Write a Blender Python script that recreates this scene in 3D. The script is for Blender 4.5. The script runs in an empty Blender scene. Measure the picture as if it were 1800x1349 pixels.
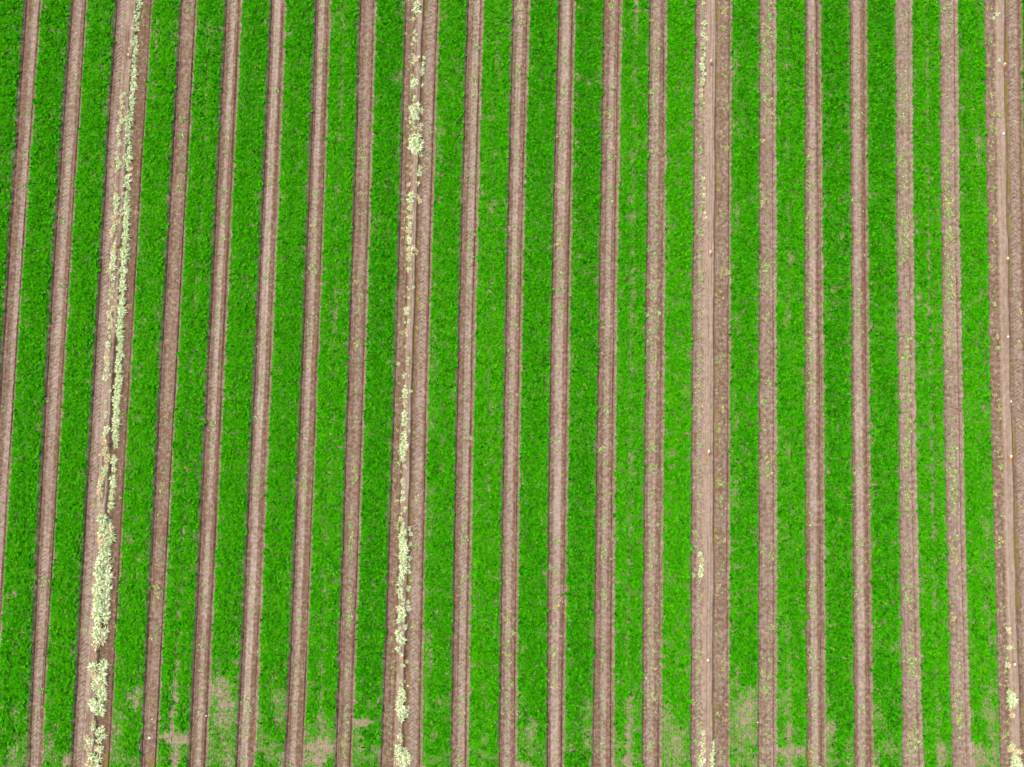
import bpy, math
import numpy as np
from math import radians as R
from mathutils import Vector

# ------------------------------------------------------------------ camera, sky, sun, exposure
scene = bpy.context.scene
COL = scene.collection
H, TH = 31.4, 0.642857            # camera height in metres, tangent of half the horizontal view
TILT, TURN = R(3.78), R(1.06)
cd = bpy.data.cameras.new('camera'); cam = bpy.data.objects.new('camera', cd); COL.objects.link(cam)
cam.location = (0, 0, H); cam.rotation_euler = (TILT, 0, TURN)
cd.sensor_width = 36; cd.lens = 18 / TH; cd.clip_end = 1500
scene.camera = cam

world = bpy.data.worlds.new('World'); scene.world = world; world.use_nodes = True
nt = world.node_tree; bg = nt.nodes['Background']
sky = nt.nodes.new('ShaderNodeTexSky'); sky.sky_type = 'NISHITA'; sky.sun_disc = False
SUN_EL, SUN_AZ = R(60), R(-68)    # azimuth measured from +Y towards +X
sky.sun_elevation = SUN_EL; sky.sun_rotation = SUN_AZ
sky.air_density = 1.0; sky.dust_density = 6.0; sky.ozone_density = 0.3
nt.links.new(sky.outputs[0], bg.inputs[0]); bg.inputs[1].default_value = 0.15
sd = bpy.data.lights.new('sun', 'SUN'); sd.energy = 0.95; sd.angle = R(40); sd.color = (1.0, 0.92, 0.80)
sun = bpy.data.objects.new('sun', sd); COL.objects.link(sun)
sun.rotation_euler = (math.pi / 2 - SUN_EL, 0, math.pi - SUN_AZ)
sun.location = (-20, 10, 30)
vs = scene.view_settings
vs.view_transform = 'Standard'; vs.look = 'None'; vs.gamma = 1; vs.use_curve_mapping = False
vs.exposure = 0.92

rng = np.random.default_rng(7)

# ------------------------------------------------------------------ helpers
def ground_at(px, py, z=0.0):
    """point of the field seen at photo pixel (px, py)"""
    px = np.asarray(px, float); py = np.asarray(py, float)
    dx = (px - 900) / 900 * TH; dy = -(py - 674.5) / 900 * TH
    y1 = dy * math.cos(TILT) + math.sin(TILT); z1 = dy * math.sin(TILT) - math.cos(TILT)
    x2 = dx * math.cos(TURN) - y1 * math.sin(TURN); y2 = dx * math.sin(TURN) + y1 * math.cos(TURN)
    s = (z - H) / z1
    return x2 * s, y2 * s

_lat = np.random.default_rng(3).random((8, 512, 512))
def vnoise(x, y, sx, sy=None, seed=0):
    """smooth value noise in 0..1"""
    sy = sy or sx
    fx = np.asarray(x) / sx + 1000.37 + seed * 17.3; fy = np.asarray(y) / sy + 1000.71 + seed * 9.1
    ix = np.floor(fx).astype(int); iy = np.floor(fy).astype(int)
    tx = fx - ix; ty = fy - iy; tx = tx * tx * (3 - 2 * tx); ty = ty * ty * (3 - 2 * ty)
    L = _lat[seed % 8]
    a = L[ix & 511, iy & 511]; b = L[(ix + 1) & 511, iy & 511]
    c = L[ix & 511, (iy + 1) & 511]; d = L[(ix + 1) & 511, (iy + 1) & 511]
    return (a * (1 - tx) + b * tx) * (1 - ty) + (c * (1 - tx) + d * tx) * ty

def sstep(a, b, x):
    t = np.clip((x - a) / (b - a), 0, 1); return t * t * (3 - 2 * t)
def band(x, a, b, s):
    return sstep(a - s, a + s, x) * (1 - sstep(b - s, b + s, x))

def quads_mesh(name, V, Q, mat, attrs=None, smooth=False):
    """a mesh of equal faces (three or four corners each)"""
    me = bpy.data.meshes.new(name)
    n, k4 = np.asarray(Q).shape
    me.vertices.add(len(V)); me.vertices.foreach_set('co', np.ascontiguousarray(V, np.float32).ravel())
    me.loops.add(k4 * n); me.loops.foreach_set('vertex_index', np.ascontiguousarray(Q, np.int32).ravel())
    me.polygons.add(n); me.polygons.foreach_set('loop_start', np.arange(0, k4 * n, k4, dtype=np.int32))
    me.polygons.foreach_set('use_smooth', np.full(n, smooth))
    for k, a in (attrs or {}).items():
        at = me.attributes.new(k, 'FLOAT', 'POINT'); at.data.foreach_set('value', np.ascontiguousarray(a, np.float32).ravel())
    me.update(calc_edges=True); me.materials.append(mat)
    return me

def link(name, me, parent=None, **props):
    o = bpy.data.objects.new(name, me); COL.objects.link(o)
    if parent: o.parent = parent
    for k, v in props.items(): o[k] = v
    return o

def grid_quads(nx, ny):
    i = np.arange(nx - 1)[None, :] + np.arange(ny - 1)[:, None] * nx
    return np.stack([i, i + 1, i + 1 + nx, i + nx], -1).reshape(-1, 4)

# ------------------------------------------------------------------ materials
def new_mat(name):
    m = bpy.data.materials.new(name); m.use_nodes = True
    t = m.node_tree; t.nodes.clear()
    out = t.nodes.new('ShaderNodeOutputMaterial')
    return m, t, out
def N(t, kind, **kw):
    n = t.nodes.new(kind)
    for k, v in kw.items(): setattr(n, k, v)
    return n
def attr(t, name):
    return N(t, 'ShaderNodeAttribute', attribute_name=name).outputs['Fac']
def mixc(t, f, a, b):
    n = N(t, 'ShaderNodeMix', data_type='RGBA')
    for sock, v in ((n.inputs[0], f), (n.inputs[6], a), (n.inputs[7], b)):
        if isinstance(v, bpy.types.NodeSocket): t.links.new(v, sock)
        elif isinstance(v, tuple): sock.default_value = (*v, 1)
        else: sock.default_value = v
    return n.outputs[2]
def mth(t, op, a, b=0.0, c=None):
    n = N(t, 'ShaderNodeMath', operation=op)
    for i, v in enumerate((a, b) if c is None else (a, b, c)):
        if isinstance(v, bpy.types.NodeSocket): t.links.new(v, n.inputs[i])
        else: n.inputs[i].default_value = v
    return n.outputs[0]
def noise(t, co, scale, detail=3, rough=0.6):
    n = N(t, 'ShaderNodeTexNoise'); t.links.new(co, n.inputs['Vector'])
    n.inputs['Scale'].default_value = scale; n.inputs['Detail'].default_value = detail; n.inputs['Roughness'].default_value = rough
    return n.outputs['Fac']
def remap(t, v, a, b, c, d):
    n = N(t, 'ShaderNodeMapRange'); t.links.new(v, n.inputs[0])
    for i, x in enumerate((a, b, c, d)): n.inputs[i + 1].default_value = x
    return n.outputs[0]

def soil_material(name, grid=False):
    m, t, out = new_mat(name)
    co = N(t, 'ShaderNodeNewGeometry').outputs['Position']
    big = noise(t, co, 0.9, 3); mid = noise(t, co, 7, 4, 0.65); fine = noise(t, co, 34, 4, 0.75)
    pale = attr(t, 'pale'); beige = attr(t, 'beige'); moss = attr(t, 'moss')
    f = mth(t, 'ADD', pale, remap(t, mid, 0.3, 0.7, -0.44, 0.44))
    f = mth(t, 'ADD', f, remap(t, big, 0.3, 0.7, -0.12, 0.12))
    f = mth(t, 'ADD', f, remap(t, fine, 0.3, 0.7, -0.26, 0.26))
    f = mth(t, 'MINIMUM', mth(t, 'MAXIMUM', f, 0.0), 1.0)
    c = mixc(t, f, (0.116, 0.069, 0.040), (0.300, 0.241, 0.200))
    c = mixc(t, beige, c, mixc(t, remap(t, mid, 0.3, 0.7, 0, 1), (0.222, 0.164, 0.116), (0.298, 0.236, 0.184)))
    mo = mth(t, 'MULTIPLY', moss, remap(t, noise(t, co, 5, 4, 0.7), 0.35, 0.6, 0.25, 1.0))
    c = mixc(t, mo, c, (0.150, 0.125, 0.012))
    g = remap(t, fine, 0.25, 0.75, 0.66, 1.34)
    hs = N(t, 'ShaderNodeHueSaturation'); t.links.new(c, hs.inputs['Color']); t.links.new(g, hs.inputs['Value'])
    b = N(t, 'ShaderNodeBsdfPrincipled'); t.links.new(hs.outputs[0], b.inputs['Base Color'])
    b.inputs['Roughness'].default_value = 0.92; b.inputs['Specular IOR Level'].default_value = 0.15
    h = mth(t, 'ADD', mth(t, 'MULTIPLY', mid, 0.6), mth(t, 'MULTIPLY', fine, 0.4))
    bp = N(t, 'ShaderNodeBump'); bp.inputs['Strength'].default_value = 0.7; bp.inputs['Distance'].default_value = 0.05
    t.links.new(h, bp.inputs['Height']); t.links.new(bp.outputs[0], b.inputs['Normal'])
    t.links.new(b.outputs[0], out.inputs[0])
    return m

def leaf_material(name, stops, translucent=0.25):
    m, t, out = new_mat(name)
    r = N(t, 'ShaderNodeValToRGB'); t.links.new(attr(t, 'tint'), r.inputs[0])
    e = r.color_ramp.elements
    while len(e) < len(stops): e.new(0.5)
    for i, (p, c) in enumerate(stops): e[i].position = p; e[i].color = (*c, 1)
    d = N(t, 'ShaderNodeBsdfDiffuse'); tr = N(t, 'ShaderNodeBsdfTranslucent')
    t.links.new(r.outputs[0], d.inputs[0]); t.links.new(r.outputs[0], tr.inputs[0])
    mx = N(t, 'ShaderNodeMixShader'); mx.inputs[0].default_value = translucent
    t.links.new(d.outputs[0], mx.inputs[1]); t.links.new(tr.outputs[0], mx.inputs[2])
    t.links.new(mx.outputs[0], out.inputs[0])
    return m

def plain(name, col, rough=0.6):
    m, t, out = new_mat(name)
    co = N(t, 'ShaderNodeNewGeometry').outputs['Position']
    c = mixc(t, noise(t, co, 25, 3), tuple(x * 0.7 for x in col), tuple(min(1, x * 1.2) for x in col))
    b = N(t, 'ShaderNodeBsdfPrincipled'); t.links.new(c, b.inputs['Base Color']); b.inputs['Roughness'].default_value = rough
    t.links.new(b.outputs[0], out.inputs[0])
    return m

SOIL = soil_material('tilled_soil')
CROP = leaf_material('crop_leaf', [(0.0, (0.085, 0.082, 0.014)), (0.11, (0.012, 0.11, 0.002)), (0.35, (0.033, 0.305, 0.002)), (0.65, (0.085, 0.39, 0.002)),
                                   (0.86, (0.19, 0.41, 0.012)), (0.94, (0.20, 0.40, 0.15)), (1.0, (0.36, 0.36, 0.03))])
PALE = [leaf_material('bleached_leaf', [(0.0, (0.20, 0.22, 0.04)), (0.35, (0.38, 0.50, 0.20)), (0.7, (0.62, 0.69, 0.42)), (1.0, (0.82, 0.82, 0.64))]),
        leaf_material('pale_green_leaf', [(0.0, (0.13, 0.24, 0.04)), (0.3, (0.33, 0.48, 0.18)), (0.6, (0.50, 0.62, 0.32)), (1.0, (0.76, 0.78, 0.56))]),
        leaf_material('straw_leaf', [(0.0, (0.26, 0.22, 0.07)), (0.5, (0.54, 0.49, 0.26)), (1.0, (0.76, 0.67, 0.44))])]
WEED = [leaf_material('weed_leaf', [(0.0, (0.10, 0.19, 0.03)), (0.5, (0.27, 0.38, 0.13)), (1.0, (0.45, 0.52, 0.27))]),
        leaf_material('yellow_weed_leaf', [(0.0, (0.20, 0.21, 0.05)), (0.5, (0.38, 0.38, 0.15)), (1.0, (0.56, 0.52, 0.28))])]
ORANGE = plain('orange_plastic', (0.62, 0.25, 0.05)); TIPS = plain('pale_plastic', (0.66, 0.52, 0.46)); STONE = plain('white_stone', (0.78, 0.75, 0.70))

# ------------------------------------------------------------------ where the bare strips run (photo pixels at four heights)
YS = [15, 450, 900, 1334]
TR = [  # left edge, right edge
    ('n', [41, 12, -18, -45], [73, 43, 14, -9]),
    ('n', [122, 92.5, 65, 48], [153, 126, 100, 74]),
    ('W', [201, 174, 147.5, 124], [268, 242, 217.5, 194.5]),
    ('n', [315.5, 289.5, 268, 245.5], [347, 322.5, 301, 276]),
    ('n', [394.5, 371, 351, 330], [426, 404, 385.5, 364]),
    ('n', [474, 453, 434.5, 412.5], [504, 485, 469, 449]),
    ('n', [552.5, 534, 519, 498], [582.5, 566, 552.5, 534]),
    ('n', [630.5, 616, 602.5, 587], [662, 647.5, 637, 619]),
    ('W', [710.5, 696, 685, 667], [773, 760, 749, 742]),
    ('n', [820, 807, 797.5, 791], [851, 839, 831, 824]),
    ('n', [899.5, 889, 881, 875], [932, 921, 913, 909]),
    ('n', [980.5, 969.5, 963, 960], [1011, 1005.5, 997, 992.5]),
    ('n', [1059.5, 1053, 1045.5, 1040.5], [1094, 1087.5, 1080.5, 1080.5]),
    ('n', [1140.5, 1135, 1130.5, 1127.5], [1173, 1170, 1165.5, 1163]),
    ('W', [1221, 1216, 1214, 1212.5], [1287, 1284, 1284, 1282.5]),
    ('n', [1334, 1332.5, 1332, 1332], [1364.5, 1364.5, 1366, 1366]),
    ('n', [1414.5, 1413, 1414.5, 1418], [1442.5, 1447, 1449.5, 1452]),
    ('n', [1493, 1494.5, 1497.5, 1501], [1524.5, 1527, 1530.5, 1536]),
    ('n', [1572, 1576, 1579.5, 1585.5], [1604.5, 1606, 1613, 1623]),
    ('n', [1651, 1654, 1662.5, 1672.5], [1684.5, 1688, 1697, 1707.5]),
    ('W', [1730, 1734.5, 1746, 1757], [1797, 1803, 1816, 1829]),
]
Y0, Y1 = -15.4, 18.9
class Edge:
    """x of a strip's edge along the field, smooth, straight beyond the measured part"""
    def __init__(s, px):
        x, y = ground_at(px, YS, 0.06)
        s.c = np.polyfit(y, x, 2 if max(px) - min(px) > 3 else 1); s.lo, s.hi = y.min(), y.max()
    def __call__(s, y):
        y = np.asarray(y, float); yc = np.clip(y, s.lo, s.hi); d = np.polyder(s.c)
        return np.polyval(s.c, yc) + np.polyval(d, yc) * (y - yc)
EL = [Edge(t[1]) for t in TR]; ER = [Edge(t[2]) for t in TR]
BED_Z = 0.045

# surface of each bare strip -----------------------------------------------------------------
# lane: (centre as fraction, half width m, strength, tread strength), base tone, roughness, groove offsets in metres left/right
PATH = {0: (0.60, .11, .80, .7, .10, .7), 1: (0.46, .13, .80, 1., .10, .6), 3: (0.5, .16, .25, 0., .12, 1.),
        4: (0.47, .10, 1.0, .8, .08, .6), 5: (0.42, .125, 1.1, .4, .10, .6), 6: (0.42, .10, 1.0, .8, .10, .6),
        7: (0.5, .11, .35, .3, .16, .9), 9: (0.56, .12, .85, 1., .13, .7), 10: (0.45, .11, .95, .8, .13, .7),
        11: (0.45, .145, 1.1, .35, .12, .6), 12: (0.5, .11, .85, 1., .14, .8), 13: (0.42, .13, .65, .6, .18, 1.),
        15: (0.5, .2, .2, 0., .27, 1.), 16: (0.45, .125, .95, .3, .16, .8), 17: (0.42, .14, 1.0, .3, .13, .7),
        18: (0.5, .2, .35, 0., .32, .9), 19: (0.5, .2, .4, 0., .32, .9)}
# wide strips: ridge from, to; gutter from, to; lane centre and half width (fractions); moss in gutter; tones left, right
WIDE = {2: dict(ridge=(.30, .55), gut=(.56, .62), lane=(.22, .10), moss=.55, tone=(.12, .04)),
        8: dict(ridge=(.34, .52), gut=(.54, .63), lane=(.755, .10), moss=.5, tone=(.16, .10)),
        14: dict(ridge=(.335, .58), gut=(.585, .66), lane=(.24, .09), moss=.55, tone=(.26, .24)),
        20: dict(ridge=(.32, .54), gut=(.55, .62), lane=(.76, .11), moss=.6, tone=(.22, .12))}
MOSSY = [(45, 1300, 7, 55), (268, 1343, 7, 12), (874, 1335, 5, 18), (1422, 1338, 7, 14), (187, 1345, 5, 20), (1420, 900, 2, 40)]
MOSSY = [(*map(float, ground_at(a, b)), c / 44.5, d / 44.5) for a, b, c, d in MOSSY]

def path_surface(i, D, W, X, Y):
    """height and tones across a bare strip: D metres from its left edge, W its width"""
    rs = np.random.default_rng(100 + i)
    kind = TR[i][0]; u = D / W
    gl = 0.055 + 0.02 * rs.random() + 0.03 * (vnoise(X * 0, Y, 1, 3.0, i) - .5)
    gr = (0.075 if kind == 'n' else 0.06) + 0.04 * rs.random() + 0.03 * (vnoise(X * 0, Y, 1, 3.5, i + 1) - .5)
    sh = np.maximum(1 - sstep(-0.05, gl, D), 1 - sstep(-0.05, gr, W - D))        # bed shoulder
    tuck = np.minimum(D, W - D); tuck = 1 - sstep(-0.10, -0.045, tuck)
    z = sh * BED_Z - .05 * tuck + 0.018 * (vnoise(X, Y, .35, .6, 1) - .5)
    gdl = 0.5 + 0.5 * vnoise(X * 0, Y, 1, 1.4, 3 + i); gdr = 0.3 + 0.7 * vnoise(X * 0, Y, 1, 1.7, 5 + i)
    groove = np.exp(-((D - gl - .012) / .016) ** 2) * gdl + np.exp(-((W - D - gr - .012) / .016) ** 2) * gdr
    z -= 0.07 * groove
    beige = np.zeros_like(D); moss = np.zeros_like(D)
    if kind == 'n':
        c, hw, st, tread, tone, rough = PATH[i]
        cc = c * W + 0.04 * (vnoise(X * 0, Y, 1, 4, 2 + i) - .5)
        lane = band(D, cc - hw, cc + hw, .04) * (0.6 + 0.4 * vnoise(X * 0, Y, 1, 2.2, 4 + i))
        ls = lane * st; dist = np.abs(D - cc)
        pale = tone + (0.78 - tone) * ls
    else:
        w = WIDE[i]; c, hw = w['lane']; tread = 1.; rough = .8; st = .8
        wob = 0.04 * (vnoise(X * 0, Y, 1, 1.1, i) - .5)
        lane = band(D, c * W - hw * W, c * W + hw * W, .05); ls = lane * .75; dist = np.abs(D - c * W)
        a, b = w['ridge']; u2 = u + wob
        rid = band(u2, a, b, .022) * (1 if i != 2 else 1)
        z += 0.07 * rid + 0.03 * rid * (vnoise(X, Y, .09, .16, 2) - .5)
        g0, g1 = w['gut']; gut = band(u2, g0, g1, .018)
        z -= 0.03 * gut
        z -= 0.02 * np.exp(-((u2 - a + .03) / .02) ** 2)
        tl, trr = w['tone']; pale = np.where(u < .5, tl, trr) + (0.7 - tl) * ls
        beige = rid * (0.25 + 0.6 * sstep(.25, .65, vnoise(X, Y, .12, 1.6, 6)))
        if i in (14, 20): beige = rid * (.6 + .4 * vnoise(X, Y, .06, 2.5, 6))
        for q in (.2, .45, .7): z -= .018 * rid * np.exp(-((u2 - a - (b - a) * q + .01 * (vnoise(X * 0, Y, 1, 1.5, 3) - .5)) / .012) ** 2)
        moss = np.clip(band(u2, g0 - .01, g1 + .025, .02) * w['moss'] * 1.2 * sstep(.35, .75, vnoise(X, Y, .12, .7, 7)), 0, 1)
    tread = tread * (.6 + .4 * sstep(.3, .6, vnoise(X, Y, .3, 1.3, 2)))
    for q in range(5):
        rp = (.16 + .68 * rs.random()) * W + .05 * (vnoise(X * 0, Y, 1, 2.5, q) - .5)
        ru = np.exp(-((D - rp) / .022) ** 2) * sstep(.35, .7, vnoise(X * 0, Y, 1, 1.8, q + 2 + i))
        z -= .028 * ru * (1 - .6 * lane); z += .014 * np.exp(-((D - rp - .045) / .022) ** 2) * (1 - lane)
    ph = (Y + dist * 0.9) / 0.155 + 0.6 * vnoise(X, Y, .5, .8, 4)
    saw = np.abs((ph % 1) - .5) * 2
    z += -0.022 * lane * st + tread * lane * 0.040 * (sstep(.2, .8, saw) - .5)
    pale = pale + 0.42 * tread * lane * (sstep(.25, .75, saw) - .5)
    rid_n = 1 - np.clip(lane + beige, 0, 1)
    clod = vnoise(X, Y, .09, .11, 5) * .55 + vnoise(X, Y, .05, .06, 6) * .45
    z += rough * 0.055 * rid_n * np.maximum(clod - .42, 0) + 0.010 * (clod - .5)
    pale = pale + 0.25 * sh * (1 if kind == 'n' else .8)
    beige = np.maximum(beige, 0.45 * sh)
    for mx, my, rx, ry in MOSSY:
        moss = np.maximum(moss, 0.9 * np.exp(-((X - mx) / rx) ** 2 - ((Y - my) / ry) ** 4))
    return z, np.clip(pale, 0, 1), beige, moss

def build_paths():
    ys = np.arange(Y0, Y1, 0.05)
    for i, t in enumerate(TR):
        xl, xr = EL[i](ys), ER[i](ys); W = xr - xl
        eg = np.array([-.10, -.06, -.03, 0, .02, .04, .055, .07, .085, .10, .115, .135, .16, .19])[None, :]
        nm = int(np.mean(W - .38) / (0.036 if t[0] == 'n' else .031)); sm = np.linspace(0, 1, nm + 2)[None, 1:-1]
        Wc = W[:, None]; D = np.concatenate([eg + 0 * Wc, .19 + sm * (Wc - .38), Wc - eg[:, ::-1]], 1); n = D.shape[1]
        X = xl[:, None] + D; Y = np.repeat(ys[:, None], n, 1)
        z, pale, beige, moss = path_surface(i, D, np.repeat(W[:, None], n, 1), X, Y)
        V = np.stack([X, Y, z], -1).reshape(-1, 3)
        me = quads_mesh('soil_path', V, grid_quads(n, len(ys)), SOIL, dict(pale=pale, beige=beige, moss=moss), True)
        link('soil_path', me, kind='structure', label=PATH_LABEL[i])

def path_height(i, x, y):
    W = ER[i](y) - EL[i](y); D = x - EL[i](y)
    return path_surface(i, np.asarray(D), np.asarray(W), np.asarray(x), np.asarray(y))[0]

WN = {2: 'leftmost wide furrow', 8: 'second wide furrow', 14: 'third wide furrow', 20: 'rightmost wide furrow'}
ORD = ['first', 'second', 'third', 'fourth', 'fifth', 'sixth']
def place_name(i):
    """the bare strip i, told by its nearest wide furrow"""
    if i in WN: return WN[i]
    if i < 2: return '%s narrow furrow left of leftmost wide furrow' % ORD[1 - i]
    w = max(k for k in WN if k < i); d = i - w
    if d <= 3: return '%s narrow furrow right of %s' % (ORD[d - 1], WN[w])
    return '%s narrow furrow left of %s' % (ORD[5 - d], WN[w + 6])
PATH_LABEL = {i: ('bare brown soil, ' + place_name(i)) for i in range(len(TR))}

# ------------------------------------------------------------------ ground sheet under and around the field
def build_ground():
    xs = np.array([-400, -60, -29, -27.8, 0, 27.8, 29, 60, 400.]); ys = np.array([-400, -60, -19.5, -17.5, 0, 20.5, 22, 60, 400.])
    X, Y = np.meshgrid(xs, ys)
    inside = (np.abs(X) < 28) & (Y > -18) & (Y < 21)
    Z = np.where(inside, -0.25, 0.0)
    V = np.stack([X, Y, Z], -1).reshape(-1, 3); k = np.full(len(V), .25)
    me = quads_mesh('ground', V, grid_quads(len(xs), len(ys)), SOIL, dict(pale=k, beige=k * 0, moss=k * 0))
    link('ground', me, kind='structure', label='brown farm soil beneath and around the crop beds')

# ------------------------------------------------------------------ crop beds
PATCH = [  # bare or thin places in the beds: photo x, y, half sizes, strength
    (25, 1262, 6, 24, .8), (20, 1332, 12, 22, .8), (115, 1337, 9, 13, .95), (88, 1330, 9, 25, .5), (236, 1227, 8, 20, .95), (206, 1300, 8, 30, .6), (225, 1335, 20, 14, .4),
    (307, 1299, 27, 11, 1.), (305, 1250, 6, 100, .85), (310, 1335, 8, 30, .9), (390, 1215, 16, 30, .85), (396, 1255, 15, 35, .9), (372, 1250, 7, 60, .6), (385, 1325, 22, 20, .5),
    (480, 1210, 14, 12, .5), (488, 1232, 12, 12, .8), (492, 1262, 15, 16, .8), (478, 1322, 18, 22, .55), (460, 1180, 14, 25, .35),
    (560, 1313, 29, 15, 1.), (572, 1275, 7, 12, .7), (555, 1338, 18, 9, .9), (567, 1226, 7, 6, .8), (545, 1290, 8, 8, .5), (571, 1178, 6, 6, .5),
    (638, 1270, 18, 9, 1.), (633, 1318, 8, 30, .75), (652, 1243, 9, 8, .6), (668, 1228, 8, 9, .6), (650, 1200, 20, 15, .35), (660, 1330, 20, 12, .5),
    (775, 1232, 14, 14, .5), (770, 1337, 13, 9, .6), (765, 1300, 14, 12, .35), (754, 1175, 9, 25, .3),
    (932, 1283, 12, 18, .7), (925, 1312, 15, 22, .55), (915, 1346, 14, 7, .9), (850, 1335, 14, 10, .3),
    (1030, 1292, 11, 24, .6), (1028, 1245, 10, 20, .45), (1010, 1320, 12, 14, .4), (1108, 1227, 7, 8, .8), (1110, 1252, 9, 11, .75), (1108, 1300, 9, 32, .8), (1106, 1336, 11, 14, .85),
    (1193, 1290, 12, 16, .7), (1178, 1305, 12, 22, .5), (1190, 1335, 14, 10, .5), (1172, 1255, 8, 30, .5), (1312, 1255, 21, 30, .92), (1316, 1292, 17, 15, .75), (1300, 1320, 10, 25, .7), (1322, 1215, 10, 12, .6), (1298, 1200, 10, 14, .45),
    (1383, 1240, 8, 45, .65), (1388, 1290, 8, 22, .8), (1392, 1322, 27, 12, 1.), (1386, 1345, 10, 12, .8), (1460, 1282, 11, 16, .85), (1462, 1315, 11, 34, .6), (1456, 1230, 8, 20, .4),
    (1545, 1250, 10, 28, .6), (1566, 1310, 12, 14, .65), (1545, 1330, 10, 18, .5), (1655, 1326, 10, 22, .85), (1642, 1225, 6, 30, .35), (1735, 1252, 13, 18, .7), (1716, 1330, 20, 22, .9), (1745, 1290, 8, 10, .5), (1722, 1225, 10, 12, .4),
    (585, 40, 6, 30, .4), (598, 190, 5, 60, .5), (592, 240, 5, 20, .4), (1118, 20, 6, 45, .6), (1115, 130, 8, 12, .6), (1112, 385, 9, 16, .5), (1115, 490, 10, 14, .45), (1110, 555, 8, 18, .6), (1108, 650, 8, 40, .45), (1110, 720, 7, 30, .5), (1112, 800, 8, 25, .45), (1108, 925, 8, 18, .5),
    (660, 388, 5, 6, .7), (845, 438, 6, 5, .7), (842, 468, 5, 8, .6), (860, 365, 6, 10, .5), (865, 200, 6, 14, .4), (853, 850, 5, 10, .5), (775, 225, 7, 12, .5), (768, 255, 7, 20, .5), (770, 310, 8, 6, .4), (783, 450, 8, 12, .4),
    (1180, 100, 14, 8, .3), (1200, 225, 9, 20, .35), (1195, 290, 6, 8, .5), (1180, 530, 20, 14, .3), (1292, 110, 6, 12, .4), (1296, 220, 7, 14, .4), (1296, 380, 6, 12, .5), (1295, 570, 6, 18, .45), (1298, 740, 6, 20, .5), (1290, 870, 7, 12, .5),
    (1380, 115, 8, 8, .5), (1385, 480, 7, 40, .35), (1382, 560, 7, 18, .45), (1383, 790, 8, 30, .5), (1384, 940, 6, 30, .4), (1382, 1110, 8, 25, .45), (1382, 1165, 8, 16, .45), (1535, 520, 6, 14, .5), (1532, 780, 5, 18, .35),
    (1725, 250, 10, 10, .5), (1700, 170, 7, 14, .4), (1718, 235, 6, 25, .4), (1722, 525, 12, 20, .4), (1700, 570, 6, 30, .4), (1718, 720, 10, 12, .55), (1735, 940, 8, 14, .5), (1722, 978, 4, 8, .7), (1700, 930, 6, 20, .35), (1741, 115, 5, 14, .6), (1738, 60, 6, 20, .5),
    (356, 160, 6, 20, .4), (363, 60, 5, 25, .4), (345, 410, 8, 20, .35), (335, 760, 6, 8, .6), (323, 930, 5, 10, .6), (318, 950, 5, 30, .5), (97, 50, 4, 18, .5), (75, 75, 6, 10, .4), (45, 800, 8, 12, .5), (262, 750, 8, 15, .4), (265, 170, 5, 6, .5), (247, 380, 7, 10, .3), (230, 945, 8, 16, .5)]
PATCH = [(*map(float, ground_at(a, b, .1)), c / 44.5, d / 44.5, (s if s > .82 else s * .7) if b > 1180 else s * .75) for a, b, c, d, s in PATCH]
# thin line along a bed: bed -> (place as fraction, half width m, strength)
THIN = {4: (.52, .07, .42), 5: (.8, .06, .1), 7: (.47, .09, .42), 10: (.5, .12, .30), 13: (.5, .10, .38), 16: (.42, .10, .28), 19: (.54, .07, .66), 20: (.75, .14, .25), 9: (.2, .12, .25), 15: (.2, .12, .28), 3: (.2, .1, .22), 14: (.5, .3, .16)}
VIGOUR = {12: -.06, 17: -.06, 8: -.06, 18: -.05, 11: -.03, 1: -.02, 14: .08, 7: .04, 13: .03, 20: .05, 3: .03, 10: .04, 19: .03, 15: -.02}   # darker or paler stands
SPARSE = {5: 1.2, 6: 1.3, 7: 1.1, 8: 1.1, 4: .8, 20: 1.2, 15: 1.0, 14: .9, 18: .9, 17: .8, 10: .3}
YB1 = float(ground_at(900, 1180)[1]); YB2 = float(ground_at(900, 1349)[1])

def bed_edges(b):
    """bed b lies between bare strip b-1 and bare strip b"""
    if b == 0: return (lambda y: EL[0](y) - 1.08), EL[0]
    if b == len(TR): return ER[b - 1], (lambda y: ER[-1](y) + 1.05)
    return ER[b - 1], EL[b]

def cover(b, X, Y, u, w):
    """share of leaves that grow at a point of the bed"""
    c = 1 - 0.16 * sstep(.66, .9, vnoise(X, Y, .35, .8, 2)) - 0.04 * vnoise(X, Y, .18, .25, 3)
    c = c - .16 * sstep(.62, .9, vnoise(u * 11, Y, 1, 2.6, b + 2))
    if b in THIN:
        f, hw, s = THIN[b]
        c = c * (1 - 1.25 * s * np.exp(-((u - f) * w / hw) ** 2) * (0.5 + 1.1 * vnoise(X * 0, Y, 1, 1.3, b)))
    low = np.clip((YB1 - Y) / (YB1 - YB2), 0, 1.3) * SPARSE.get(b, .6)
    c = c - low * (0.16 + 0.40 * sstep(.42, .72, vnoise(X, Y, .3, .9, 4)))
    for x0, y0, rx, ry, s in PATCH:
        q = ((X - x0) / rx) ** 2 + ((Y - y0) / ry) ** 2
        near = q < 5
        if near.any():
            jag = 0.7 + 0.6 * vnoise(X, Y, .12, .2, 5)
            c = c * (1 - s * (1 - sstep(.0, 2.3, q * jag)))
    return np.clip(c, 0, 1)

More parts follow.
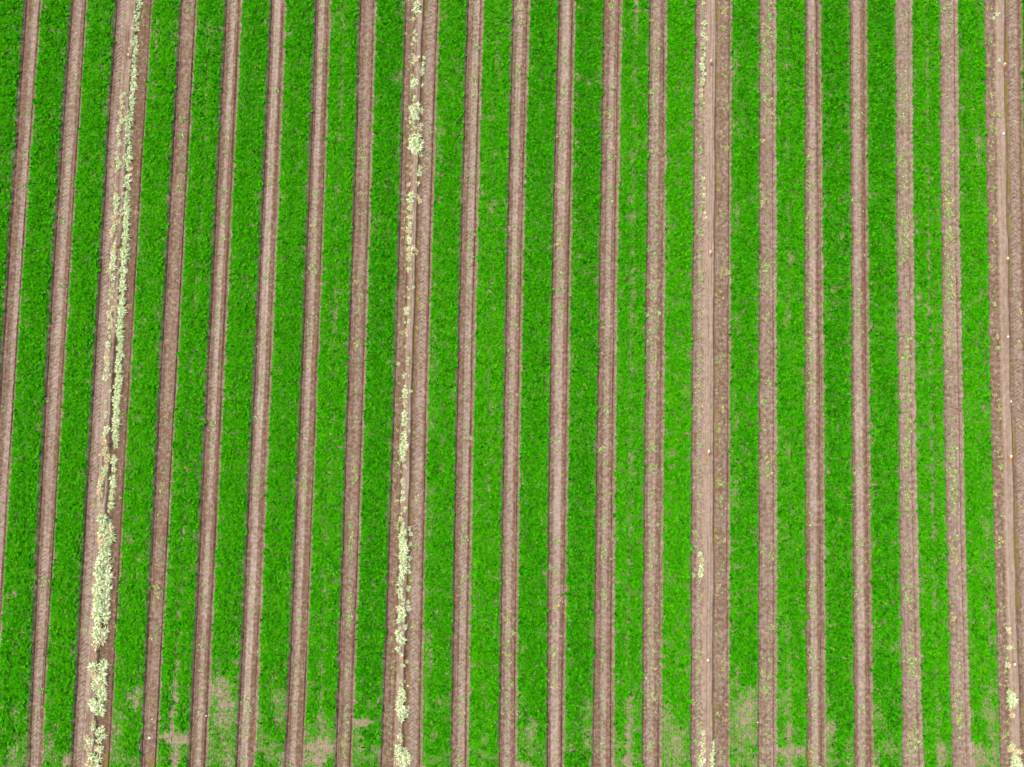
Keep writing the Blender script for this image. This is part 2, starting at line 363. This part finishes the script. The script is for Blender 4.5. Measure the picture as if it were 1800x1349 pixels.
def leaves_mesh(name, px, py, pz, size, tint, yawn, mat, seed, wide=.36, lo=.05, hi=1.0, droop=.25):
    """nl narrow leaves round every point"""
    r = np.random.default_rng(seed); n = len(px); m = n * yawn
    x = np.repeat(px, yawn); y = np.repeat(py, yawn); z = np.repeat(pz, yawn); s = np.repeat(size, yawn)
    yaw = np.tile(np.arange(yawn) * 2 * math.pi / yawn, n) + r.random(m) * 1.6 + np.repeat(r.random(n) * 6.28, yawn)
    el = lo + (hi - lo) * r.random(m); L = s * (.65 + .7 * r.random(m)); w = L * wide * (.7 + .6 * r.random(m)) * .5
    dx, dy, dz = np.cos(yaw) * np.cos(el), np.sin(yaw) * np.cos(el), np.sin(el)
    roll = (r.random(m) - .5) * 1.0
    sx, sy, sz = -np.sin(yaw) * np.cos(roll), np.cos(yaw) * np.cos(roll), np.sin(roll)
    B = np.stack([x + dx * L * .08, y + dy * L * .08, z], -1)
    M = np.stack([x + dx * L * .55, y + dy * L * .55, z + dz * L * .6], -1)
    T = np.stack([x + dx * L, y + dy * L, np.maximum(z + dz * L * (1 - droop) - droop * L * .3, z - .01)], -1)
    S = np.stack([sx * w, sy * w, sz * w], -1)
    flip = (r.random(m) < .5)[:, None]          # half the leaflets broad at the tip, half broad at the stalk
    P1 = np.where(flip, B, T); Q1 = np.where(flip, M + (T - M) * .7, M + (B - M) * .4)
    V = np.stack([P1, Q1 + S * 1.1, Q1 - S * 1.1], 1).reshape(-1, 3)
    Q = np.arange(3 * m).reshape(-1, 3)
    tt = np.clip(np.repeat(tint, yawn) + (r.random(m) - .5) * .34, 0, 1)
    tt = np.repeat(tt, 3)
    return quads_mesh(name, V, Q, mat, dict(tint=tt))

def bed_label(b):
    if b == 0: return 'leftmost green crop bed, cut off by the left edge of the picture'
    if b == len(TR): return 'sliver of green crop bed at the right edge of the picture'
    note = {4: ' with a worn bare centre line', 7: ' with a thin pale centre line', 10: ' with thin places in its middle', 13: ' with a patchy centre line',
            16: ' ending in a bare strip', 19: ' split by a bare brown line', 20: ' with patchy edges', 15: ' with a big bare patch below', 12: ', dense and dark', 17: ', dense and even'}.get(b, '')
    if b < 3: return 'green crop bed, %s left of leftmost wide furrow' % ORD[2 - b]
    w = max(k for k in WN if k < b); d = b - w
    if d <= 3: s = '%s right of %s' % (ORD[d - 1], WN[w])
    else: s = '%s left of %s' % (ORD[6 - d], WN[w + 6])
    return 'green crop bed%s, %s' % (note, s)

def build_beds():
    for b in range(len(TR) + 1):
        fl, fr = bed_edges(b); r = np.random.default_rng(500 + b)
        xm = float(fl(0) + fr(0)) / 2
        root = link('crop_bed', None, label=bed_label(b), category='crop bed', group='green crop beds between the bare furrows')
        root.location = (xm, 0, 0)
        # raised soil with sown rows
        ys = np.arange(Y0, Y1, 0.24); n = 22
        s = np.linspace(0, 1, n)[None, :]
        a = fl(ys)[:, None] + .01; c = fr(ys)[:, None] - .01
        X = a + (c - a) * s; Y = np.repeat(ys[:, None], n, 1)
        Z = BED_Z + 0.004 + 0.02 * (vnoise(X, Y, .15, .3, 1) - .5) + 0.018 * np.cos(2 * math.pi * s * 10.5)
        Z[:, 0] = Z[:, -1] = BED_Z - .05
        me = quads_mesh('soil_bed', np.stack([X - xm, Y, Z], -1).reshape(-1, 3), grid_quads(n, len(ys)), SOIL,
                        dict(pale=.34 + .5 * vnoise(X, Y, .08, .12, 2) - .2, beige=.55 + .2 * vnoise(X, Y, .4, .6, 3), moss=.10 + 0 * X), True)
        link('soil_bed', me, root)
        # leaves
        wm = float(np.mean(fr(ys) - fl(ys))); n = int(wm * (Y1 - Y0) * 212)
        y = Y0 + (Y1 - Y0) * r.random(n); u = r.random(n)
        l = fl(y) + .085 + .018 * (vnoise(u * 0, y, 1, .6, b) - .5) + .03 * (r.random(n) - .5); g = fr(y) - .10 + .018 * (vnoise(u * 0, y, 1, .6, b + 3) - .5) + .03 * (r.random(n) - .5)
        x = l + (g - l) * u
        cv = cover(b, x, y, u, g - l); keep = r.random(n) < np.where(cv > .12, .28 + .74 * cv, cv * 3)
        x, y, u, cv = x[keep], y[keep], u[keep], cv[keep]
        size = (.048 + .042 * r.random(len(x))) * (.36 + .64 * cv)
        hump = vnoise(x, y, .14, .16, 6)
        z = BED_Z + .012 + cv * (.015 + .085 * hump * np.clip(np.minimum(u, 1 - u) * 5.5, .2, 1)) * (.6 + .4 * r.random(len(x)))
        vig = VIGOUR.get(b, 0.) * .7
        tint = .405 + vig + .08 * (vnoise(x, y, .5, 1.2, 7) - .5) + .16 * (vnoise(u * 11, y, 1, 3.0, b) - .5) + .20 * (r.random(len(x)) - .5) + .05 * (r.random() - .5) + .10 * (1 - cv)
        tint = np.where(r.random(len(x)) < .030, -.05, tint); tint = np.where(r.random(len(x)) < .012, .86, tint); tint = np.where(r.random(len(x)) < .0012, 1.05, tint)
        # low dark leaves under the closed canopy
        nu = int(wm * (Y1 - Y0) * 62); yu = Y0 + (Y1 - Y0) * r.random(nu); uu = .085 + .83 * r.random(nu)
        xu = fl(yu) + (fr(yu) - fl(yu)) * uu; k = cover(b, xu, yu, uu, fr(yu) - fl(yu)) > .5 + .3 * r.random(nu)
        # small sparse leaves in the thin places and along both edges
        ns = int(wm * (Y1 - Y0) * 370); y2 = Y0 + (Y1 - Y0) * r.random(ns); u2 = r.random(ns); w2 = fr(y2) - fl(y2)
        u2 = np.where(r.random(ns) < .22, np.where(r.random(ns) < .5, .01 + .07 * r.random(ns), .99 - .07 * r.random(ns)), u2)
        x2 = fl(y2) + w2 * u2; c2 = cover(b, x2, y2, u2, w2)
        p2 = np.clip(c2 * 2.3 + .25, 0, 1) * (1 - sstep(.68, .95, c2)); p2 = np.where((u2 < .08) | (u2 > .92), np.clip(c2, .1, 1), p2)
        k2 = r.random(ns) < p2; nk, n2 = int(k.sum()), int(k2.sum())
        x = np.concatenate([x, xu[k], x2[k2]]); y = np.concatenate([y, yu[k], y2[k2]])
        z = np.concatenate([z, np.full(nk, BED_Z + .012), np.full(n2, BED_Z + .01) - .02 * ((u2[k2] < .02) | (u2[k2] > .98))])
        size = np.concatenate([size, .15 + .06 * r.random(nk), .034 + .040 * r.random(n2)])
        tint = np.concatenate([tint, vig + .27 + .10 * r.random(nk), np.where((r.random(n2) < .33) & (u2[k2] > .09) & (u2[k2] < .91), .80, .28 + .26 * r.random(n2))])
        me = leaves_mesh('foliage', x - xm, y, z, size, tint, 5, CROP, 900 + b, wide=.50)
        link('foliage', me, root, kind='stuff')

def build_outer():
    """the same crop going on beyond the picture's sides"""
    P = []
    for side, x0 in ((-1, float(EL[0](0)) - 1.8), (1, float(ER[-1](0)) + 1.9)):
        for k in range(3):
            n = 900; P.append(np.stack([x0 + side * (k * 1.82 + .55 + .95 * (rng.random(n) - .5)), Y0 + (Y1 - Y0) * rng.random(n)], -1))
    P = np.concatenate(P); n = len(P)
    me = leaves_mesh('outer_crop', P[:, 0], P[:, 1], np.full(n, .03), np.full(n, .24), .34 + .2 * (rng.random(n) - .5), 5, CROP, 77, wide=.5)
    link('outer_crop', me, kind='stuff', label='green crop rows going on beyond the picture')

# ------------------------------------------------------------------ bleached plants on the wide furrows
def along(pts, step, jit, rad, kind, skip=.0, seed=1):
    r = np.random.default_rng(seed); pts = np.array(pts, float); out = []
    y = pts[0, 1]
    while y <= pts[-1, 1]:
        x = np.interp(y, pts[:, 1], pts[:, 0])
        if r.random() > skip: out.append((x + (r.random() - .5) * 2 * jit, y + (r.random() - .5) * step * .5, rad * (.7 + .6 * r.random()), kind(r) if callable(kind) else kind))
        y += step
    return out
cream = lambda r: int(r.choice([0, 0, 0, 1, 1, 2])); greeny = lambda r: int(r.choice([1, 1, 1, 0])); straw = lambda r: int(r.choice([2, 2, 0, 1]))
PLANTS = {2: [], 8: [], 14: [], 20: []}
PLANTS[2] += along([(240, 3), (239, 25), (237, 50)], 7.5, 2, 6.5, greeny, .05, 1)
PLANTS[2] += along([(236, 62), (232, 130), (227, 205), (222, 290), (220, 335)], 7.5, 2.5, 6.6, greeny, .10, 2)
PLANTS[2] += along([(219, 342), (218, 400), (216, 450), (214, 480), (210, 580), (207, 650), (202, 740), (199, 790)], 7.5, 2.5, 7.0, greeny, .08, 3)
PLANTS[2] += along([(198, 800), (195, 870), (193, 900)], 13, 2, 5.5, cream, .1, 4)
PLANTS[2] += along([(215, 165), (210, 230), (206, 295)], 8, 3, 4.6, straw, .25, 5)
PLANTS[2] += along([(204, 342), (202, 380), (199, 430), (196, 465), (194, 500)], 7, 3.5, 5.6, straw, .1, 6)
PLANTS[2] += along([(196, 540), (190, 590), (188, 640), (185, 670)], 9, 3, 5.2, straw, .2, 7)
PLANTS[2] += along([(184, 755), (184, 790), (188, 810), (181, 830), (176, 850), (175, 872)], 8, 3, 5.6, straw, .1, 8)
PLANTS[2] += along([(181, 912), (178, 960), (174, 1030), (171, 1080), (168, 1133)], 8.5, 3, 8.6, cream, 0, 9)
PLANTS[2] += along([(190, 916), (187, 960), (185, 1030), (183, 1080), (178, 1133)], 8.5, 3, 8.2, cream, .05, 10)
PLANTS[2] += along([(166, 1168), (166, 1210), (165, 1255)], 8, 3, 8, cream, 0, 11)
PLANTS[2] += along([(179, 1166), (179, 1210), (175, 1258)], 8, 3, 8, cream, 0, 12)
PLANTS[2] += [(164, 1272, 5, 2), (163, 1280, 5, 0), (176, 1284, 7, 1), (168, 1290, 7, 1), (180, 1296, 6, 1), (151, 1298, 6, 2), (157, 1305, 7, 0), (172, 1304, 7, 0), (153, 1315, 7, 2), (165, 1318, 6, 2), (175, 1318, 7, 0), (160, 1330, 8, 0), (170, 1336, 8, 0), (157, 1345, 8, 2), (167, 1347, 8, 0)]
PLANTS[8] += [(733, 8, 8, 0), (731, 17, 8, 0), (727, 32, 4, 2), (729, 55, 4, 1), (727, 66, 4, 0), (724, 76, 4, 2), (731, 104, 6, 2), (727, 110, 5, 0), (728, 145, 7, 0), (726, 152, 6, 0), (745, 100, 4, 0), (743, 110, 5, 0), (742, 119, 5, 0), (741, 127, 5, 1), (741, 148, 4, 1),
    (724, 188, 7, 0), (733, 186, 8, 0), (739, 192, 7, 1), (727, 197, 7, 0), (730, 206, 8, 1), (724, 214, 6, 1), (738, 218, 5, 0), (738, 226, 5, 0), (724, 241, 8, 0), (734, 240, 9, 0), (729, 250, 9, 1), (738, 249, 8, 0), (724, 259, 8, 0), (735, 260, 9, 0), (729, 267, 7, 1), (738, 270, 6, 1), (736, 294, 6, 1), (736, 304, 6, 0), (734, 322, 5, 0), (723, 292, 4, 2), (722, 304, 4, 2), (718, 324, 4, 2)]
PLANTS[8] += along([(724, 338), (721, 370), (720, 400), (718, 430)], 7, 2, 5.4, straw, .05, 21)
PLANTS[8] += [(733, 345, 6, 2), (738, 352, 5, 2), (724, 438, 7, 2), (730, 441, 6, 2), (722, 447, 6, 2), (718, 455, 5, 2), (717, 472, 4, 2), (714, 543, 6, 0), (713, 551, 4, 0), (714, 585, 4, 2), (700, 640, 4, 2), (711, 660, 4, 1),
    (712, 688, 6, 0), (711, 697, 5, 1), (712, 707, 5, 2), (711, 728, 6, 0), (712, 736, 8, 0), (711, 744, 6, 1), (711, 762, 6, 0), (710, 771, 7, 0), (711, 780, 8, 1), (709, 789, 8, 1), (709, 798, 7, 1), (708, 807, 6, 0), (709, 852, 4, 2), (708, 866, 4, 0), (708, 877, 5, 0)]
PLANTS[8] += along([(706, 914), (708, 922)], 6, 2, 5, cream, 0, 22)
PLANTS[8] += along([(709, 937), (708, 965), (707, 1010)], 7, 3, 7.4, cream, 0, 23)
PLANTS[8] += [(718, 930, 5, 1), (721, 940, 5, 1), (719, 958, 5, 2), (719, 982, 6, 0), (717, 996, 5, 0), (718, 1006, 5, 0), (705, 1016, 7, 0), (702, 1026, 5, 1), (703, 1040, 7, 0), (704, 1049, 5, 0), (717, 1036, 6, 1), (716, 1060, 4, 1), (717, 1071, 6, 0), (701, 1070, 6, 0), (706, 1074, 8, 0), (707, 1083, 8, 0), (701, 1092, 5, 1), (712, 1103, 5, 1), (699, 1113, 6, 0), (702, 1122, 7, 0), (708, 1127, 7, 1), (700, 1141, 6, 0), (714, 1165, 4, 2),
    (706, 1217, 7, 0), (706, 1226, 8, 0), (703, 1236, 7, 0), (702, 1246, 8, 0), (709, 1250, 8, 0), (716, 1247, 5, 2), (704, 1256, 7, 0), (713, 1259, 6, 1), (706, 1266, 6, 0), (703, 1295, 6, 0), (704, 1303, 5, 2), (700, 1314, 7, 0), (699, 1323, 7, 0), (708, 1322, 8, 0), (714, 1328, 8, 0), (705, 1333, 9, 0), (698, 1340, 7, 2), (714, 1338, 9, 0), (709, 1345, 8, 0), (719, 1337, 6, 2)]
PLANTS[14] += along([(1241, 3), (1242, 45), (1238, 110), (1234, 170)], 9, 4, 4.8, cream, .2, 31)
PLANTS[14] += along([(1238, 300), (1240, 360), (1236, 420)], 14, 4, 4.2, cream, .2, 32)
PLANTS[14] += [(1232, 975, 5, 1), (1236, 984, 5, 2), (1235, 994, 6, 0), (1236, 1003, 7, 0), (1233, 1012, 5, 0), (1237, 1290, 5, 0), (1238, 1300, 5, 2), (1236, 1310, 6, 0), (1238, 1320, 6, 2), (1235, 1330, 6, 0), (1237, 1338, 6, 0), (1233, 1344, 6, 0), (1254, 1309, 5, 1), (1254, 1318, 5, 1), (1253, 1327, 5, 1), (1252, 1336, 5, 0), (1253, 1345, 5, 1)]
PLANTS[20] += [(1754, 24, 6, 0), (1750, 30, 4, 1), (1757, 106, 4, 0), (1775, 1107, 5, 0), (1777, 1113, 4, 2), (1776, 1140, 5, 0), (1775, 1170, 6, 1), (1778, 1219, 6, 1), (1781, 1224, 7, 0), (1779, 1232, 7, 1), (1784, 1232, 7, 0), (1781, 1240, 7, 0), (1779, 1250, 4, 2), (1781, 1258, 5, 2), (1782, 1312, 6, 0), (1780, 1319, 6, 2), (1788, 1322, 6, 2), (1795, 1323, 5, 2), (1784, 1333, 7, 0), (1790, 1338, 8, 0), (1783, 1344, 7, 1), (1793, 1346, 7, 0)]

for i_, pts_, n_, s_ in ((2, [(238, 0), (222, 300), (216, 450), (200, 780), (192, 900)], 120, 51), (2, [(214, 160), (204, 340), (195, 500), (186, 700), (176, 880)], 90, 52), (8, [(730, 0), (727, 250), (719, 440), (711, 700), (707, 1000), (704, 1349)], 170, 53)):
    r_ = np.random.default_rng(s_); y_ = 1349 * r_.random(n_) if i_ == 8 else pts_[0][1] + (900 - pts_[0][1]) * r_.random(n_)
    x_ = np.interp(y_, [p[1] for p in pts_], [p[0] for p in pts_]) + 3.2 * r_.standard_normal(n_)
    PLANTS[i_] += [(float(a), float(b), 2.2 + 1.3 * float(q), int(k)) for a, b, q, k in zip(x_, y_, r_.random(n_), r_.choice([0, 1, 1, 2], n_))]

def rosette(name, mat, nl, seed, wide, lo, hi, core=.3):
    """one plant of unit radius: long leaves outside, short upright ones in the middle"""
    r = np.random.default_rng(seed)
    n1 = nl; n = n1 + nl // 2
    yaw = np.concatenate([np.arange(n1) * 2.399 + r.random(n1) * .5, r.random(n - n1) * 6.28])
    L = np.concatenate([.75 + .4 * r.random(n1), .3 + .35 * r.random(n - n1)])
    el = np.concatenate([lo + (hi - lo) * r.random(n1), .6 + .6 * r.random(n - n1)])
    w = L * wide * (.7 + .6 * r.random(n)) * .5
    cx, cy = (r.random(n) - .5) * core, (r.random(n) - .5) * core
    dx, dy, dz = np.cos(yaw) * np.cos(el), np.sin(yaw) * np.cos(el), np.sin(el)
    roll = (r.random(n) - .5) * .8
    S = np.stack([-np.sin(yaw) * np.cos(roll) * w, np.cos(yaw) * np.cos(roll) * w, np.sin(roll) * w], -1)
    B = np.stack([cx, cy, 0 * cx], -1)
    M = np.stack([cx + dx * L * .5, cy + dy * L * .5, dz * L * .65 + .05], -1)
    T = np.stack([cx + dx * L, cy + dy * L, dz * L * .62 + .02], -1)
    V = np.stack([B, M + S, T, M - S], 1).reshape(-1, 3)
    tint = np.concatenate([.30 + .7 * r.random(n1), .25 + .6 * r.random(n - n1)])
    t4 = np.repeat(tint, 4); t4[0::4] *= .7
    return quads_mesh(name, V, np.arange(4 * n).reshape(-1, 4), mat, dict(tint=t4))

def join_rosettes(name, items, protos, mats):
    """many small plants too small to pick apart, as one mesh per material joined in one object"""
    Vs, Qs, Ts, Ms, off = [], [], [], [], 0
    for (x, y, z, rad, yaw, me, mi) in items:
        v, t = protos[me]
        c, s = math.cos(yaw), math.sin(yaw)
        w = np.stack([v[:, 0] * c - v[:, 1] * s, v[:, 0] * s + v[:, 1] * c, v[:, 2]], -1) * rad + (x, y, z)
        Vs.append(w); Ts.append(t); k = len(v); Qs.append(np.arange(k).reshape(-1, 4) + off); off += k; Ms.append(np.full(k // 4, mi))
    me = quads_mesh(name, np.concatenate(Vs), np.concatenate(Qs), mats[0], dict(tint=np.concatenate(Ts)))
    for m in mats[1:]: me.materials.append(m)
    me.polygons.foreach_set('material_index', np.concatenate(Ms).astype(np.int32))
    return me
def proto_arrays(me):
    v = np.empty(len(me.vertices) * 3, np.float32); me.vertices.foreach_get('co', v)
    t = np.empty(len(me.vertices), np.float32); me.attributes['tint'].data.foreach_get('value', t)
    return v.reshape(-1, 3), t

BANDS = [(170, 'near top'), (340, 'upper part'), (510, 'a third down'), (680, 'above middle'), (850, 'below middle'),
         (1020, 'two thirds down'), (1190, 'lower part'), (2000, 'near bottom')]
NTH = ['first', 'second', 'third', 'fourth', 'fifth', 'sixth', 'seventh', 'eighth', 'ninth', 'tenth', 'eleventh', 'twelfth', 'thirteenth', 'fourteenth', 'fifteenth', 'sixteenth', 'seventeenth', 'eighteenth']
def number_alike(objs):
    """things that would share a label are told apart by their order down the picture"""
    by = {}
    for o in objs: by.setdefault(o['label'], []).append(o)
    for lab, L in by.items():
        if len(L) > 1:
            for k, o in enumerate(sorted(L, key=lambda q: -q.location.y)): o['label'] = '%s, %s from top' % (lab, NTH[k])
def band_name(y): return next(n for lim, n in BANDS if y < lim)
def side_name(i, x, y):
    gx, gy = ground_at(x, y, .1); f = (gx - EL[i](gy)) / (ER[i](gy) - EL[i](gy))
    return 'left' if f < .46 else 'right'

def build_plants():
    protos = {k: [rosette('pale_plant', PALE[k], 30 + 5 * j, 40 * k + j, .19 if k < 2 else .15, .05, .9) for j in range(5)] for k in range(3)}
    first = True; r = np.random.default_rng(5)
    alls = sorted([(rad, i, x, y, k) for i, L in PLANTS.items() for (x, y, rad, k) in L if y < 1352], reverse=True)
    hue = ['cream bleached', 'pale green', 'straw-coloured']
    rest, done = [], []
    src = None
    for n, (rad, i, x, y, k) in enumerate(alls):
        gx, gy = map(float, ground_at(x, y, .14)); gz = float(path_height(i, np.array([gx]), np.array([gy]))[0])
        R_ = rad * 1.22 / 44.5; me = protos[k][int(r.integers(5))]
        if n >= 300:
            rest.append((gx, gy, gz, R_, r.random() * 6.28, me.name, k)); continue
        if src is None: o = src = link('pale_plant', me)
        else:
            o = src.copy(); o.data = me; COL.objects.link(o)
        o.location = (gx, gy, gz - .01); o.rotation_euler = (0, 0, r.random() * 6.28)
        o.scale = (R_, R_, R_ * (.8 + .4 * r.random()))
        size = 'large' if rad > 7.3 else ('small' if rad < 4.8 else 'middling')
        o['label'] = '%s %s plant, %s ridge side, %s, %s' % (size, hue[k], side_name(i, x, y), WN[i], band_name(y)); done.append(o)
        o['category'] = 'plant'; o['group'] = 'bleached plants along the wide furrows'
    number_alike(done)
    if rest:
        pr = {me.name: proto_arrays(me) for L in protos.values() for me in L}
        link('small_pale_plants', join_rosettes('small_pale_plants', rest, pr, PALE), kind='stuff', label='tiny bleached plants scattered along the wide furrows')

# ------------------------------------------------------------------ weeds in the bare strips
WEEDS = {0: (35, .55, .1), 1: (40, .5, .14), 3: (70, .5, .15), 4: (90, .47, .1), 5: (95, .45, .13), 6: (100, .45, .1), 7: (130, .5, .09), 9: (120, .55, .12), 10: (140, .45, .14), 11: (110, .42, .15), 12: (110, .5, .12),
         13: (230, .42, .15), 15: (250, .48, .2), 16: (200, .38, .12), 17: (130, .45, .14), 18: (330, .5, .15), 19: (330, .42, .14)}
def in_view(x, y):
    v = cam.matrix_basis.inverted() @ Vector((x, y, 0)); return abs(v.x / v.z) < TH * .99 and abs(v.y / v.z) < TH * .74
def build_weeds():
    r = np.random.default_rng(11); W = []
    for i, (n, c, sd_) in WEEDS.items():
        n = int(n * 1.7)
        y = Y0 + 1.0 + (Y1 - Y0 - 2.0) * r.random(n * 3); 
        y = y[r.random(len(y)) < .15 + 1.1 * sstep(.35, .75, vnoise(y * 0, y, 1, .9, i))][:n]
        u = np.clip(c + sd_ * r.standard_normal(len(y)), .13, .85)
        W += [(i, uu, yy, (1.5 + 1.7 * r.random() + 4.4 * r.random() ** 5)) for uu, yy in zip(u, y)]
    for i, parts in {2: ((70, .78, .08), (30, .18, .06)), 8: ((170, .22, .07), (60, .76, .07)), 14: ((300, .23, .06), (170, .78, .07)), 20: ((190, .21, .07), (30, .78, .06))}.items():
        for n, c, sd_ in parts:
            y = Y0 + 1.0 + (Y1 - Y0 - 2.0) * r.random(n)
            W += [(i, float(np.clip(c + sd_ * r.standard_normal(), .08, .92)), yy, 2.0 + 1.5 * r.random() + 3.8 * r.random() ** 5) for yy in y]
    W.sort(key=lambda t: -t[3])
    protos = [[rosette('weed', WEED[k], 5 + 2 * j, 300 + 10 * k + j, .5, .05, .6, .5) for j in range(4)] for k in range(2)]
    pr = {me.name: proto_arrays(me) for L in protos for me in L}
    rest, src, done = [], None, []
    A = np.array([(w[0], w[1], w[2]) for w in W])
    zs = np.zeros(len(W)); xs = np.zeros(len(W))
    for i in set(A[:, 0].astype(int)):
        m = A[:, 0] == i; y = A[m, 2]; x = EL[i](y) + A[m, 1] * (ER[i](y) - EL[i](y)); xs[m] = x; zs[m] = path_height(i, x, y)
    cnt = 0
    for n, (i, u, y, rad) in enumerate(W):
        k = int(r.random() < (.25 if i not in WN else .55)); me = protos[k][int(r.integers(4))]; R_ = rad / 44.5
        if cnt >= 300 or not in_view(xs[n], y):
            rest.append((xs[n], y, zs[n] - .004, R_, r.random() * 6.28, me.name, k)); continue
        cnt += 1
        if src is None: o = src = link('weed', me)
        else:
            o = src.copy(); o.data = me; COL.objects.link(o)
        o.location = (xs[n], y, zs[n] - .004); o.rotation_euler = (0, 0, r.random() * 6.28); o.scale = (R_, R_, R_)
        v = cam.matrix_basis.inverted() @ Vector((xs[n], y, 0)); py = 674.5 + v.y / v.z / TH * 900
        o['label'] = '%s weed, %s, %s' % (['green', 'yellowish'][k], place_name(i), band_name(py)); done.append(o)
        o['category'] = 'weed'; o['group'] = 'weeds scattered along the bare furrows'
    number_alike(done)
    link('small_weeds', join_rosettes('small_weeds', rest, pr, WEED), kind='stuff', label='tiny weed seedlings scattered over the bare furrows')

# ------------------------------------------------------------------ slim posts on the ridges, and stones
def tube(p, q, r0, r1, n=8, cap=True):
    p = np.array(p, float); q = np.array(q, float); d = q - p; d /= np.linalg.norm(d)
    a = np.cross(d, (1, 0, 0) if abs(d[0]) < .8 else (0, 1, 0)); a /= np.linalg.norm(a); b = np.cross(d, a)
    t = np.arange(n) * 2 * math.pi / n; ring = np.cos(t)[:, None] * a + np.sin(t)[:, None] * b
    V = [tuple(v) for v in np.concatenate([p + ring * r0, q + ring * r1])]
    F = [(i, (i + 1) % n, n + (i + 1) % n, n + i) for i in range(n)] + [tuple(range(n - 1, -1, -1)), tuple(range(n, 2 * n))]
    return V, F
def poly(name, parts, mat):
    V, F = [], []
    for v, f in parts:
        k = len(V); V += v; F += [tuple(i + k for i in g) for g in f]
    me = bpy.data.meshes.new(name); me.from_pydata(V, [], F); me.materials.append(mat); return me
POSTS = [(2, (226, 101), (225.5, 95)), (2, (204.5, 437), (202.5, 427)), (2, (188.5, 786), (186, 774)), (2, (168, 1148), (168, 1142)),
         (8, (736, 106), (737, 99)), (8, (725, 444), (725, 437)), (8, (718, 793), (717, 782)), (8, (707.5, 1158), (707.5, 1151)),
         (14, (1250, 113), (1250, 106)), (14, (1248, 452), (1249.5, 441)), (14, (1245.5, 803), (1246.5, 792)), (14, (1244.5, 1166), (1245, 1160)),
         (20, (1765, 121), (1767, 111)), (20, (1771.5, 461), (1772, 453)), (20, (1777, 811), (1778, 801)), (20, (1783, 1175), (1784.5, 1167))]
def build_posts():
    names = ['topmost', 'second from the top', 'third from the top', 'lowest']
    for n, (i, b, t) in enumerate(POSTS):
        bx, by = map(float, ground_at(*b, .1)); bz = float(path_height(i, np.array([bx]), np.array([by]))[0]) - .03
        tx, ty = map(float, ground_at(*t, .34))
        root = link('post', None, label='slim orange post with pale tip, ridge of %s, %s' % (WN[i], names[n % 4]), category='post', group='orange posts standing on the ridges')
        root.location = (bx, by, bz)
        d = np.array((tx - bx, ty - by, .34 - bz))
        link('shaft', poly('shaft', [tube((0, 0, 0), d * .74, .042, .036)], ORANGE), root)
        link('tip', poly('tip', [tube(d * .70, d * .76, .046, .046), tube(d * .76, d * .94, .036, .030), tube(d * .94, d, .046, .026)], TIPS), root)
STONES = [(20, 1764.5, 235, 2.6, 'white stone on the ridge of rightmost wide furrow, near the top'), (20, 1772.5, 592, 2.2, 'white stone on the ridge of rightmost wide furrow, above mid-picture'),
          (20, 1778, 706, 2.6, 'white stone on the ridge of rightmost wide furrow, at mid-picture'), (3, 261.5, 1299, 2.6, 'pale stone in first narrow furrow right of leftmost wide furrow, near the bottom'),
          (3, 266, 1266, 1.5, 'tiny white stone in first narrow furrow right of leftmost wide furrow, low in the picture'), (15, 1333, 1271, 1.7, 'tiny pale stone at the left edge of first narrow furrow right of third wide furrow'),
          (4, 361, 1260, 1.6, 'tiny pale stone at the right edge of second narrow furrow right of leftmost wide furrow'), (8, 716.5, 1207, 1.8, 'pale stone in the gutter of second wide furrow, low in the picture'),
          (17, 1530, 887, 1.5, 'small white stone in third narrow furrow right of third wide furrow')]
def build_stones():
    for n, (i, x, y, rad, lab) in enumerate(STONES):
        r = np.random.default_rng(60 + n); gx, gy = map(float, ground_at(x, y, .08)); gz = float(path_height(i, np.array([gx]), np.array([gy]))[0])
        V, F = [], []; k = 7
        for lv, (zz, rr) in enumerate(((-.3, .7), (.15, 1.), (.6, .75), (.85, .3))):
            for j in range(k):
                a = j * 2 * math.pi / k + .2 * lv; q = rr * (.8 + .4 * r.random()) * rad * .95 / 44.5
                V.append((math.cos(a) * q, math.sin(a) * q * .8, zz * rad * .9 / 44.5))
        for lv in range(3): F += [(lv * k + j, lv * k + (j + 1) % k, (lv + 1) * k + (j + 1) % k, (lv + 1) * k + j) for j in range(k)]
        F.append(tuple(range(3 * k, 4 * k))); F.append(tuple(range(k - 1, -1, -1)))
        o = link('stone', poly('stone', [(V, F)], STONE), label=lab, category='stone'); o.location = (gx, gy, gz + .005)

build_ground(); build_paths(); build_beds(); build_outer()
build_plants(); build_weeds(); build_posts(); build_stones()
